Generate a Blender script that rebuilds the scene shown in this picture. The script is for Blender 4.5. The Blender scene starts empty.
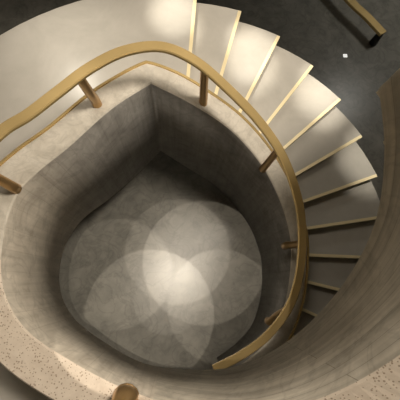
import bpy, bmesh, math
from mathutils import Vector, Matrix
F=330.0
H=5.4
CAM=Vector((0.05,-0.46,H))
Dc=Vector((-20,-85,-330)).normalized(); Zc=-Dc
Yc=(Vector((0,1,0))-Zc*Zc.y).normalized(); Xc=Yc.cross(Zc)
M=Matrix((Xc,Yc,Zc))
def unp(px,py,z):
    r=M@Vector(((px-200)/F,(200-py)/F,-1.0))
    return CAM+r*((z-H)/r.z)
sc=bpy.context.scene
sc.view_settings.view_transform='Standard'
cd=bpy.data.cameras.new('camera'); co=bpy.data.objects.new('camera',cd); sc.collection.objects.link(co)
co.matrix_world=Matrix.Translation(CAM)@M.to_4x4()
cd.sensor_width=36; cd.lens=36*F/400; cd.clip_start=0.02
sc.camera=co

# ---------- materials ----------
def newmat(name):
    m=bpy.data.materials.new(name); m.use_nodes=True
    nt=m.node_tree; b=nt.nodes['Principled BSDF']
    return m,nt,b
def concrete(name,c1,c2,board=None,rough=0.75,scale=3.0,speck=False,bw=0.11,amt=0.45,bstr=0.15,blend=None,vein=0.0,grain=.2):
    m,nt,b=newmat(name); N=nt.nodes; L=nt.links
    geo=N.new('ShaderNodeTexCoord')
    n1=N.new('ShaderNodeTexNoise'); n1.inputs['Scale'].default_value=scale; n1.inputs['Detail'].default_value=9; n1.inputs['Roughness'].default_value=0.68; n1.inputs['Distortion'].default_value=.4
    L.new(geo.outputs['Object'],n1.inputs['Vector'])
    def ramp(c1,c2):
        r=N.new('ShaderNodeValToRGB'); r.color_ramp.elements[0].position=0.32; r.color_ramp.elements[1].position=0.68
        r.color_ramp.elements[0].color=(*c1,1); r.color_ramp.elements[1].color=(*c2,1)
        L.new(n1.outputs['Fac'],r.inputs['Fac']); return r.outputs['Color']
    col=ramp(c1,c2); hgt=n1.outputs['Fac']
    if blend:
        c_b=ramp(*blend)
        at=N.new('ShaderNodeAttribute'); at.attribute_name='lit_fac'
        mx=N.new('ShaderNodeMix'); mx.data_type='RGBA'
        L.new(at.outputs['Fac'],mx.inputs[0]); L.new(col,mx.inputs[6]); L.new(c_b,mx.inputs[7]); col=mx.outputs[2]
    if vein>0:
        nv=N.new('ShaderNodeTexNoise'); nv.inputs['Scale'].default_value=scale*.8; nv.inputs['Detail'].default_value=7; nv.inputs['Distortion'].default_value=1.6
        L.new(geo.outputs['Object'],nv.inputs['Vector'])
        s1=N.new('ShaderNodeMath'); s1.operation='SUBTRACT'; s1.inputs[1].default_value=.5; L.new(nv.outputs['Fac'],s1.inputs[0])
        s2=N.new('ShaderNodeMath'); s2.operation='ABSOLUTE'; L.new(s1.outputs[0],s2.inputs[0])
        mv=N.new('ShaderNodeMapRange'); mv.inputs['From Max'].default_value=.045; mv.inputs['To Min'].default_value=1-vein; mv.inputs['To Max'].default_value=1.0
        L.new(s2.outputs[0],mv.inputs['Value'])
        sv=N.new('ShaderNodeVectorMath'); sv.operation='SCALE'; L.new(col,sv.inputs[0]); L.new(mv.outputs['Result'],sv.inputs['Scale']); col=sv.outputs[0]
    bump=N.new('ShaderNodeBump'); bump.inputs['Strength'].default_value=bstr; bump.inputs['Distance'].default_value=0.015
    if board:
        uv=N.new('ShaderNodeUVMap')
        br=N.new('ShaderNodeTexBrick')
        mp=N.new('ShaderNodeMapping')
        if board=='v':
            mp.inputs['Rotation'].default_value=(0,0,math.radians(90))
        L.new(uv.outputs['UV'],mp.inputs['Vector']); L.new(mp.outputs['Vector'],br.inputs['Vector'])
        br.inputs['Scale'].default_value=1.0; br.inputs['Brick Width'].default_value=6.0; br.inputs['Row Height'].default_value=bw
        br.inputs['Mortar Size'].default_value=0.003; br.inputs['Mortar Smooth'].default_value=0.6
        br.inputs['Color1'].default_value=(1,1,1,1); br.inputs['Color2'].default_value=(0.84,0.84,0.84,1); br.inputs['Mortar'].default_value=(0.55,0.53,0.5,1)
        mp2=N.new('ShaderNodeMapping'); mp2.inputs['Scale'].default_value=(1.0,18,1) if board=='h' else (18,1.0,1)
        L.new(uv.outputs['UV'],mp2.inputs['Vector'])
        n2=N.new('ShaderNodeTexNoise'); n2.inputs['Scale'].default_value=1.0; n2.inputs['Detail'].default_value=6; n2.inputs['Distortion'].default_value=.5
        L.new(mp2.outputs['Vector'],n2.inputs['Vector'])
        mr=N.new('ShaderNodeMapRange'); mr.inputs['From Min'].default_value=0.3; mr.inputs['From Max'].default_value=0.7; mr.inputs['To Min'].default_value=1-grain; mr.inputs['To Max'].default_value=1.05
        L.new(n2.outputs['Fac'],mr.inputs['Value'])
        m1=N.new('ShaderNodeMix'); m1.data_type='RGBA'; m1.blend_type='MULTIPLY'; m1.inputs[0].default_value=amt
        L.new(col,m1.inputs[6]); L.new(br.outputs['Color'],m1.inputs[7])
        m2=N.new('ShaderNodeVectorMath'); m2.operation='SCALE'
        L.new(m1.outputs[2],m2.inputs[0]); L.new(mr.outputs['Result'],m2.inputs['Scale'])
        col=m2.outputs[0]
    if speck:
        v=N.new('ShaderNodeTexVoronoi'); v.inputs['Scale'].default_value=55
        L.new(geo.outputs['Object'],v.inputs['Vector'])
        n3=N.new('ShaderNodeTexNoise'); n3.inputs['Scale'].default_value=7
        L.new(geo.outputs['Object'],n3.inputs['Vector'])
        ad=N.new('ShaderNodeMath'); ad.operation='MULTIPLY_ADD'; ad.inputs[1].default_value=-.45; 
        L.new(n3.outputs['Fac'],ad.inputs[0]); L.new(v.outputs['Distance'],ad.inputs[2])
        r2=N.new('ShaderNodeValToRGB'); r2.color_ramp.elements[0].position=0.0; r2.color_ramp.elements[1].position=0.05
        r2.color_ramp.elements[0].color=(0.38,0.31,0.25,1); r2.color_ramp.elements[1].color=(1,1,1,1)
        L.new(ad.outputs[0],r2.inputs['Fac'])
        m1=N.new('ShaderNodeMix'); m1.data_type='RGBA'; m1.blend_type='MULTIPLY'; m1.inputs[0].default_value=0.75
        L.new(col,m1.inputs[6]); L.new(r2.outputs['Color'],m1.inputs[7]); col=m1.outputs[2]
    L.new(hgt,bump.inputs['Height']); L.new(bump.outputs['Normal'],b.inputs['Normal'])
    L.new(col,b.inputs['Base Color']); b.inputs['Roughness'].default_value=rough
    return m
def brass(name,c=(0.62,0.42,0.17),rough=0.32,metal=.85):
    m,nt,b=newmat(name); N=nt.nodes; L=nt.links
    b.inputs['Metallic'].default_value=metal
    t=N.new('ShaderNodeTexCoord'); n=N.new('ShaderNodeTexNoise'); n.inputs['Scale'].default_value=6; n.inputs['Detail'].default_value=3
    L.new(t.outputs['Object'],n.inputs['Vector'])
    r=N.new('ShaderNodeValToRGB'); r.color_ramp.elements[0].color=(c[0]*.93,c[1]*.92,c[2]*.9,1); r.color_ramp.elements[1].color=(*c,1)
    L.new(n.outputs['Fac'],r.inputs['Fac']); L.new(r.outputs['Color'],b.inputs['Base Color'])
    mr=N.new('ShaderNodeMapRange'); mr.inputs['To Min'].default_value=rough-.02; mr.inputs['To Max'].default_value=rough+.04
    L.new(n.outputs['Fac'],mr.inputs['Value']); L.new(mr.outputs['Result'],b.inputs['Roughness'])
    return m
M_shade=concrete('board_concrete_shade_to_lit',(0.22,0.212,0.20),(0.345,0.335,0.315),'v',bw=0.17,blend=((0.44,0.395,0.33),(0.64,0.585,0.50)),amt=.4,vein=.16)  # shade painted into the lower wall; colour blends to the lit tone
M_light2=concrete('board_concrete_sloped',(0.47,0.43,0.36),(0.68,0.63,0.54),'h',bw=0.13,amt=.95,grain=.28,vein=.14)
M_cap=concrete('concrete_cap',(0.44,0.405,0.345),(0.62,0.58,0.51),None,0.6,6,vein=.12)
M_top=concrete('terrazzo_cap',(0.56,0.48,0.40),(0.68,0.60,0.51),None,0.5,8,speck=True)
M_tread=concrete('tread_stone',(0.41,0.39,0.35),(0.51,0.485,0.44),None,0.3,1.6,bstr=.03)
M_riser=concrete('riser_stone_warm_lit',(0.55,0.48,0.36),(0.62,0.55,0.42),None,0.5,3)  # cream tone carries the warm LED light on the risers
M_nos=brass('nosing_brass',(0.9,0.78,0.5),0.5,.2)
M_brass=brass('handrail_brass',(0.90,0.68,0.32),.24,.72)
M_bronze=brass('bracket_bronze',(0.52,0.34,0.16),.3,.8)
M_floor=concrete('polished_concrete',(0.14,0.137,0.122),(0.24,0.232,0.205),None,0.33,3.2,bstr=.03,vein=.2)
M_wall=concrete('wall_plaster',(0.3,0.29,0.26),(0.36,0.34,0.31),None,0.8,1)
M_ceil=concrete('ceiling_plaster',(0.6,0.58,0.54),(0.66,0.64,0.6),None,0.8,1)
M_blk,_,b_=newmat('black_metal'); b_.inputs['Base Color'].default_value=(0.02,0.02,0.02,1); b_.inputs['Roughness'].default_value=0.4
M_wht,_,b_=newmat('white_plastic_glow'); b_.inputs['Base Color'].default_value=(0.95,0.95,0.92,1); b_.inputs['Emission Color'].default_value=(1,1,.95,1); b_.inputs['Emission Strength'].default_value=.6  # glows by itself to look bright, though the plate is no lamp

def mkobj(name,bm,mats,parent=None,smooth=False):
    me=bpy.data.meshes.new(name); bm.normal_update(); bm.to_mesh(me); bm.free()
    o=bpy.data.objects.new(name,me); sc.collection.objects.link(o)
    for m in mats: me.materials.append(m)
    if smooth:
        for p in me.polygons: p.use_smooth=True
    if parent: o.parent=parent
    return o
def empty(name):
    o=bpy.data.objects.new(name,None); sc.collection.objects.link(o); o.empty_display_size=.2; return o
def cat(P,n=6):
    out=[]
    for i in range(len(P)-1):
        p0=P[max(i-1,0)];p1=P[i];p2=P[i+1];p3=P[min(i+2,len(P)-1)]
        for k in range(n):
            t=k/n
            out.append([0.5*((2*b)+(-a+c)*t+(2*a-5*b+4*c-d)*t*t+(-a+3*b-3*c+d)*t**3) for a,b,c,d in zip(p0,p1,p2,p3)])
    out.append(list(P[-1])); return out

# ---------- parapet ribbon ----------
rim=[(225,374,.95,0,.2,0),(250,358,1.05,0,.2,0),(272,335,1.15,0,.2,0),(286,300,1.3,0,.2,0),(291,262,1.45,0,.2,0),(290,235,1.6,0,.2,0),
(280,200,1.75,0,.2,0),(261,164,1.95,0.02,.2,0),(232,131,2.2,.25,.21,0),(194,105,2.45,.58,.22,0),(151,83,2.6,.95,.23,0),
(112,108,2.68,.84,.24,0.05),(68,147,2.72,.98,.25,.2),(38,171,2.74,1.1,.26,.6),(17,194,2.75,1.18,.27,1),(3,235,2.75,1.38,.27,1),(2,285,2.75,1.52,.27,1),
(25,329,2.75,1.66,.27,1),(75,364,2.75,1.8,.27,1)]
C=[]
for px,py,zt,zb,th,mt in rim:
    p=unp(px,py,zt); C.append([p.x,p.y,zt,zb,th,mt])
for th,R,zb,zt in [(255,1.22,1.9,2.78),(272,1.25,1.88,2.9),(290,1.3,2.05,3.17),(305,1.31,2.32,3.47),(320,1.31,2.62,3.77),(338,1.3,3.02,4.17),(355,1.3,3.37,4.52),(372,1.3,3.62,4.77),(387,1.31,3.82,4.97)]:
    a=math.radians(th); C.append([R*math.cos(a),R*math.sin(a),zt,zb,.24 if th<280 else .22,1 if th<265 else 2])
S=cat(C[:11],8)[:-1]+cat(C[10:],8)
n=len(S)
nor=[]
for i in range(n):
    a=S[max(i-1,0)];b=S[min(i+1,n-1)]
    t=Vector((b[0]-a[0],b[1]-a[1])).normalized()
    q=Vector((t.y,-t.x))
    if q.dot(Vector((S[i][0],S[i][1])))<0: q=-q
    nor.append(q)
nor0=[q.copy() for q in nor]
for i in range(n):
    acc=Vector((0,0))
    for k in range(-4,5): acc+=nor0[min(max(i+k,0),n-1)]
    nor[i]=acc.normalized()
angs=[];prev=None
for i in range(n):
    o=(S[i][0]+nor[i].x*S[i][4], S[i][1]+nor[i].y*S[i][4])
    a=math.atan2(o[1],o[0])
    if prev is None: prev=a
    while a<prev-math.pi: a+=2*math.pi
    while a>prev+math.pi: a-=2*math.pi
    prev=a; angs.append((a,math.hypot(*o)))
def Rout(th):
    for i in range(n-1):
        a0,r0=angs[i];a1,r1=angs[i+1]
        if (a0-th)*(a1-th)<=0 and abs(a1-a0)>1e-6:
            return r0+(r1-r0)*(th-a0)/(a1-a0)
    return angs[0][1] if th<angs[0][0] else angs[-1][1]
stair=empty('spiral_staircase')
bm=bmesh.new(); uvl=bm.loops.layers.uv.new('UVMap'); zl=bm.verts.layers.float.new('lit_fac')
s=0; rings=[]; 
for i in range(n):
    if i: s+=math.hypot(S[i][0]-S[i-1][0],S[i][1]-S[i-1][1])
    x,y,zt,zb,th,mt=S[i]; q=nor[i]; ev=0.012
    P=[(x,y,zb),(x,y,zt-ev),(x+q.x*ev,y+q.y*ev,zt),(x+q.x*(th-ev),y+q.y*(th-ev),zt),(x+q.x*th,y+q.y*th,zt-ev),(x+q.x*th,y+q.y*th,zb)]
    vv=[bm.verts.new(p) for p in P]
    for v in vv: v[zl]=max(0,min(1,mt))  # low where the wall is painted shaded, high where painted lit
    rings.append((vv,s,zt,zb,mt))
for i in range(n-1):
    A,B=rings[i],rings[i+1]
    for k in range(6):
        k2=(k+1)%6
        f=bm.faces.new((A[0][k],B[0][k],B[0][k2],A[0][k2]))
        mt=(A[4]+B[4])/2
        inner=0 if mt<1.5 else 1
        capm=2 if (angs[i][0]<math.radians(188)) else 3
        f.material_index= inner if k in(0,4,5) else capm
        f.smooth = k in (0,4)
        for l in f.loops:
            R=A if l.vert in A[0] else B
            z=l.vert.co.z
            l[uvl].uv=(R[1], (R[2]-z) if inner==1 else z)
for R in(rings[0],rings[-1]):
    f=bm.faces.new(R[0]); f.material_index=1
    for l in f.loops: l[uvl].uv=(l.vert.co.x,l.vert.co.z)
bmesh.ops.recalc_face_normals(bm,faces=bm.faces)
mkobj('parapet',bm,[M_shade,M_light2,M_cap,M_top],stair)

# ---------- steps ----------
RO=2.95
rad=math.radians
def wedge(bm,t0,t1,z0a,z1,ri=None,ro=RO,seg=3,mi=0,side=0):
    vs=[]
    for k in range(seg+1):
        t=t0+(t1-t0)*k/seg
        r=(Rout(t)-.02) if ri is None else ri
        c,s_=math.cos(t),math.sin(t)
        vs.append([bm.verts.new((r*c,r*s_,z0a)),bm.verts.new((r*c,r*s_,z1)),bm.verts.new((ro*c,ro*s_,z1)),bm.verts.new((ro*c,ro*s_,z0a))])
    for k in range(seg):
        for j in range(4):
            f=bm.faces.new((vs[k][j],vs[k+1][j],vs[k+1][(j+1)%4],vs[k][(j+1)%4])); f.material_index=mi if j==1 else side
    f=bm.faces.new(vs[0]); f.material_index=side
    f=bm.faces.new(vs[-1][::-1]); f.material_index=side
def bar(bm,t,z,off,w,h,ro=RO):
    c,s_=math.cos(t),math.sin(t); d=Vector((c,s_,0)); tn=Vector((-s_,c,0))
    ri=Rout(t)-.01
    vs=[]
    for r in (ri,ro+.004):
        for a,b in ((off,z-h),(off+w,z-h),(off+w,z),(off,z)):
            vs.append(bm.verts.new(d*r+tn*a+Vector((0,0,b))))
    for j in range(4): bm.faces.new((vs[j],vs[(j+1)%4],vs[4+(j+1)%4],vs[4+j]))
    bm.faces.new(vs[:4]); bm.faces.new(vs[4:][::-1])
bt=bmesh.new(); bn=bmesh.new()
RISE=.17; ZL=2.2
for k in range(1,13):
    t0=rad(85.6-11*k); z=ZL-RISE*k
    wedge(bt,t0,t0+rad(11),max(z-.34,0.0),z-.035,side=1,mi=0)
    wedge(bt,t0-rad(.5),t0+rad(11),z-.035,z,ro=RO+.01)
    bar(bn,t0-rad(.5),z+.003,-.006,.04,.045)
wedge(bt,rad(85.6),rad(268),ZL-.35,ZL-.035,seg=40,side=1)
wedge(bt,rad(85.1),rad(268),ZL-.035,ZL,ro=RO+.01,seg=40)
bar(bn,rad(85.1),ZL+.003,-.006,.04,.045)
for k in range(0,11):
    t0=rad(268+11*k); z=ZL+RISE*(k+1)
    wedge(bt,t0,t0+rad(11),z-.5,z-.035,side=1)
    wedge(bt,t0-rad(.5),t0+rad(11),z-.035,z,ro=RO+.01)
    bar(bn,t0-rad(.5),z+.003,-.006,.04,.045)
ZU=ZL+RISE*12
bmesh.ops.recalc_face_normals(bt,faces=bt.faces)
bmesh.ops.recalc_face_normals(bn,faces=bn.faces)
mkobj('treads',bt,[M_tread,M_riser],stair)
mkobj('nosing_strips',bn,[M_nos],stair)

def sweep(bm,P,w,h,up=Vector((0,0,1))):
    rs=[]; m=len(P)
    prof=[(-w/2,-h/2+.006),(-w/2+.006,-h/2),(w/2-.006,-h/2),(w/2,-h/2+.006),(w/2,h/2-.008),(w/2-.008,h/2),(-w/2+.008,h/2),(-w/2,h/2-.008)]
    if h<.03: prof=[(-w/2,-h/2),(w/2,-h/2),(w/2,h/2),(-w/2,h/2)]
    q=len(prof)
    for i in range(m):
        a=Vector(P[max(i-1,0)]);b=Vector(P[min(i+1,m-1)]); t=(b-a).normalized()
        sd=t.cross(up).normalized(); u=sd.cross(t)
        rs.append([bm.verts.new(Vector(P[i])+sd*x+u*y) for x,y in prof])
    for i in range(m-1):
        for j in range(q):
            bm.faces.new((rs[i][j],rs[i][(j+1)%q],rs[i+1][(j+1)%q],rs[i+1][j]))
    bm.faces.new(rs[0]); bm.faces.new(rs[-1][::-1])
    bmesh.ops.recalc_face_normals(bm,faces=bm.faces)
bm=bmesh.new()
sweep(bm,[(S[i][0]+nor[i].x*(S[i][4]+.005),S[i][1]+nor[i].y*(S[i][4]+.005),S[i][2]+.002) for i in range(n) if angs[i][0]<rad(190)],.022,.02)
mkobj('parapet_edge_trim',bm,[M_brass],stair)

# ---------- handrail ----------
hr=empty('brass_handrail')
rl=[(214,369,1.48),(240,356,1.55),(268,335,1.62),(290,305,1.72),(300,270,1.85),(302,230,2.0),(297,195,2.2),(282,155,2.42),(258,120,2.63),(225,86,2.85),(195,61,3.02),(162,47,3.12),(125,51,3.17),(90,68,3.2),(58,92,3.2),(28,115,3.2),(0,133,3.2)]
RC=[list(unp(a,b,z)) for a,b,z in rl]
for i in range(n):
    if angs[i][0]>rad(163) and i%6==0 or i==n-1:
        w_=min(1,max(0,(angs[i][0]-rad(163))/rad(50)))
        RC.append([S[i][0]+nor[i].x*(.14+.16*w_),S[i][1]+nor[i].y*(.14+.16*w_),S[i][2]+.45+.13*w_])
RS=cat(RC,6)
bm=bmesh.new(); sweep(bm,RS,.09,.036); mkobj('rail_bar',bm,[M_brass],hr)
def tube(bm,P,r0,r1=None,seg=14):
    r1=r1 or r0; m=len(P); rs=[]; ref=None
    for i in range(m):
        a=Vector(P[max(i-1,0)]);b=Vector(P[min(i+1,m-1)]); t=(b-a).normalized()
        if ref is None: ref=t.orthogonal()
        ref=(ref-t*ref.dot(t)).normalized(); s2=t.cross(ref)
        r=r0+(r1-r0)*i/(m-1)
        if i==m-1: r*=.4
        elif i==m-2: r*=.85
        rs.append([bm.verts.new(Vector(P[i])+ref*(r*math.cos(2*math.pi*j/seg))+s2*(r*math.sin(2*math.pi*j/seg))) for j in range(seg)])
    for i in range(m-1):
        for j in range(seg):
            bm.faces.new((rs[i][j],rs[i][(j+1)%seg],rs[i+1][(j+1)%seg],rs[i+1][j]))
    bm.faces.new(rs[0]); bm.faces.new(rs[-1][::-1]); bmesh.ops.recalc_face_normals(bm,faces=bm.faces)
def brk(rp,foot,idx,r0=.036,r1=.046):
    rp=Vector(rp); foot=Vector(foot)
    pts=[rp+Vector((0,0,-.012)),rp+Vector((0,0,-.06)),rp*.5+foot*.5+Vector((0,0,-.02)),foot+Vector((0,0,.08)),foot+Vector((0,0,.02)),foot+Vector((0,0,-.015))]
    pts=[Vector(p) for p in cat([list(p) for p in pts],5)]
    bm=bmesh.new(); tube(bm,pts,r0,r1); mkobj('bracket_%d'%idx,bm,[M_bronze],hr,True)
def scr(p):
    v=M.transposed()@(Vector(p)-CAM); return (200+F*v.x/-v.z,200-F*v.y/-v.z) if v.z<0 else (9e9,9e9)
bi=0
for rx,ry,fx,fy,fz in [(204,69,203,103,2.40),(80,74,97,104,2.69),(279,149,263,169,1.9),(301,240,285,246,1.57),(287,310,268,321,1.2),(228,362,220,366,1.0)]:
    rp=min((p for p in RS if p[2]<3.3),key=lambda p:(scr(p)[0]-rx)**2+(scr(p)[1]-ry)**2)
    brk(rp,unp(fx,fy,fz),bi); bi+=1
def byang(a,off=.09,r0=.036,r1=.046):
    global bi
    i=min(range(n),key=lambda i:abs(angs[i][0]-a))
    base=Vector((S[i][0]+nor[i].x*off,S[i][1]+nor[i].y*off,S[i][2]))
    rp=min((Vector(p) for p in RS),key=lambda p:((p.x-base.x-nor[i].x*.1)**2+(p.y-base.y-nor[i].y*.1)**2)+abs(p.z-base.z-.5)*.2)
    brk(rp,base,bi,r0,r1); bi+=1
def nearest(px,py,z):
    p=unp(px,py,z); return min(range(n),key=lambda i:(Vector(S[i][:3])-p).length)
byang(angs[nearest(20,190,2.75)][0],.03); byang(angs[nearest(130,384,2.77)][0],.05,.07,.1)
byang(rad(355)); byang(rad(382))

# ---------- handrail of the opening in the ground floor, upper right ----------
orl=empty('lower_flight_handrail')
P=[unp(330,-22,.3),unp(352,3,.3),unp(367,17,.3),unp(383,34,.3)]
bm=bmesh.new(); sweep(bm,cat([list(p) for p in P],4),.16,.06); mkobj('rail_bar',bm,[M_brass],orl)
for k,p in enumerate((P[0],P[3]*.9+P[2]*.1)):
    bm=bmesh.new(); tube(bm,[Vector((p.x,p.y,.28)),Vector((p.x,p.y,.15)),Vector((p.x,p.y,.03)),Vector((p.x,p.y,.015)),Vector((p.x,p.y,0))],.06,.1); mkobj('post_%d'%k,bm,[M_blk],orl,True)
def box(name,lo,hi,mat,parent=None,bev=0):
    bm=bmesh.new(); bmesh.ops.create_cube(bm,size=1)
    for v in bm.verts: v.co=Vector([(lo[i]+hi[i])/2+v.co[i]*(hi[i]-lo[i]) for i in range(3)])
    if bev: bmesh.ops.bevel(bm,geom=bm.edges[:],offset=bev,segments=2,affect='EDGES')
    return mkobj(name,bm,[mat],parent)
p=unp(345,56,0)
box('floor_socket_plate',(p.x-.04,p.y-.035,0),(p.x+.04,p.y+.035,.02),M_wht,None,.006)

# ---------- room ----------
W=7
box('floor',(-W,-W,-.2),(W,W,0),M_floor)
box('ceiling',(-W,-W,8),(W,W,8.2),M_ceil)
box('wall_left',(-W-.2,-W,0),(-W,W,8),M_wall); box('wall_right',(W,-W,0),(W+.2,W,8),M_wall)
box('wall_back',(-W,W,0),(W,W+.2,8),M_wall); box('wall_front',(-W,-W-.2,0),(W,-W,8),M_wall)
bm=bmesh.new()
wedge(bm,0,2*math.pi-1e-4,ZU-.3,ZU,ri=RO+.03,ro=6.9,seg=64)
wedge(bm,rad(389.2),rad(394),ZU-.2,ZU,ri=1.9,ro=RO+.03,seg=3)
bmesh.ops.recalc_face_normals(bm,faces=bm.faces)
mkobj('floor_upper',bm,[M_tread])

# ---------- lights ----------
def aim(o,src,dst):
    o.location=src; o.rotation_euler=(Vector(dst)-Vector(src)).to_track_quat('-Z','Y').to_euler()
def spot(src,dst,power,ang,blend=.02,size=.012,col=(1,.88,.72)):
    l=bpy.data.lights.new('spot_lamp','SPOT'); l.energy=power; l.spot_size=rad(ang); l.spot_blend=blend; l.shadow_soft_size=size; l.color=col
    e=empty('ceiling_spotlight')
    o=bpy.data.objects.new('spot_lamp',l); sc.collection.objects.link(o); aim(o,src,dst); o.parent=e
    d=(Vector(dst)-Vector(src)).normalized()
    bm=bmesh.new()
    back=Vector(src)-d*.14; f=Vector(src)-d*.01
    sd=d.orthogonal().normalized(); s2=d.cross(sd)
    r0=[bm.verts.new(back+sd*.04*math.cos(a*.5236)+s2*.04*math.sin(a*.5236)) for a in range(12)]
    r1=[bm.verts.new(f+sd*.05*math.cos(a*.5236)+s2*.05*math.sin(a*.5236)) for a in range(12)]
    for a in range(12): bm.faces.new((r0[a],r0[(a+1)%12],r1[(a+1)%12],r1[a]))
    bm.faces.new(r0)
    mkobj('lamp_housing',bm,[M_blk],e)
def onfloor(px,py): return unp(px,py,0)
f0=onfloor(168,300); mir=CAM+(f0-CAM)*((5.4+7.8)/5.4); mir=(mir.x,mir.y,7.8)
# well spots: round beams that overlap on the floor below
for (px,py),pos,pw,an in [((168,298),mir,150,8),((150,314),(-.1,.0,7.8),620,14.5),((204,260),(-.2,.25,7.8),560,14.5),((222,304),(.1,.3,7.8),420,12.5),((118,272),(.25,-.1,7.8),420,12.5),((178,250),(.1,.0,7.8),380,12.5)]:
    spot(pos,onfloor(px,py),pw,an)
for (px,py,z),pw,an in [((255,44,2.0),210,26),((325,91,1.55),260,26),((372,156,1.2),230,26),((174,12,2.2),150,26),((70,50,2.2),60,60)]:  # the last, wide spot is added to brighten the landing
    d=unp(px,py,z)
    k=3.08/math.hypot(d.x,d.y)
    sp=Vector((d.x*k,d.y*k,3.85)) 
    spot(sp,d,pw,an,1.0,.04,(1,.92,.78))
def area(loc,size,power,col=(1,.89,.74)):  # unseen lights added for the room; no panel is built
    l=bpy.data.lights.new('added_area_light','AREA'); l.size=size; l.energy=power; l.color=col
    o=bpy.data.objects.new('added_area_light',l); sc.collection.objects.link(o); o.location=loc
area((2.2,1.1,7.9),1.2,390)  # main light, placed so the upper flight shades the lower treads
area((-1.0,2.6,7.9),1.2,70)  # weak added fill for the landing
area((5,5,3.9),.8,40,(1,.97,.88))  # added under the upper slab to lift the dark ground floor
w=bpy.data.worlds.new('world'); sc.world=w; w.use_nodes=True
w.node_tree.nodes['Background'].inputs['Color'].default_value=(.5,.45,.38,1); w.node_tree.nodes['Background'].inputs['Strength'].default_value=.3
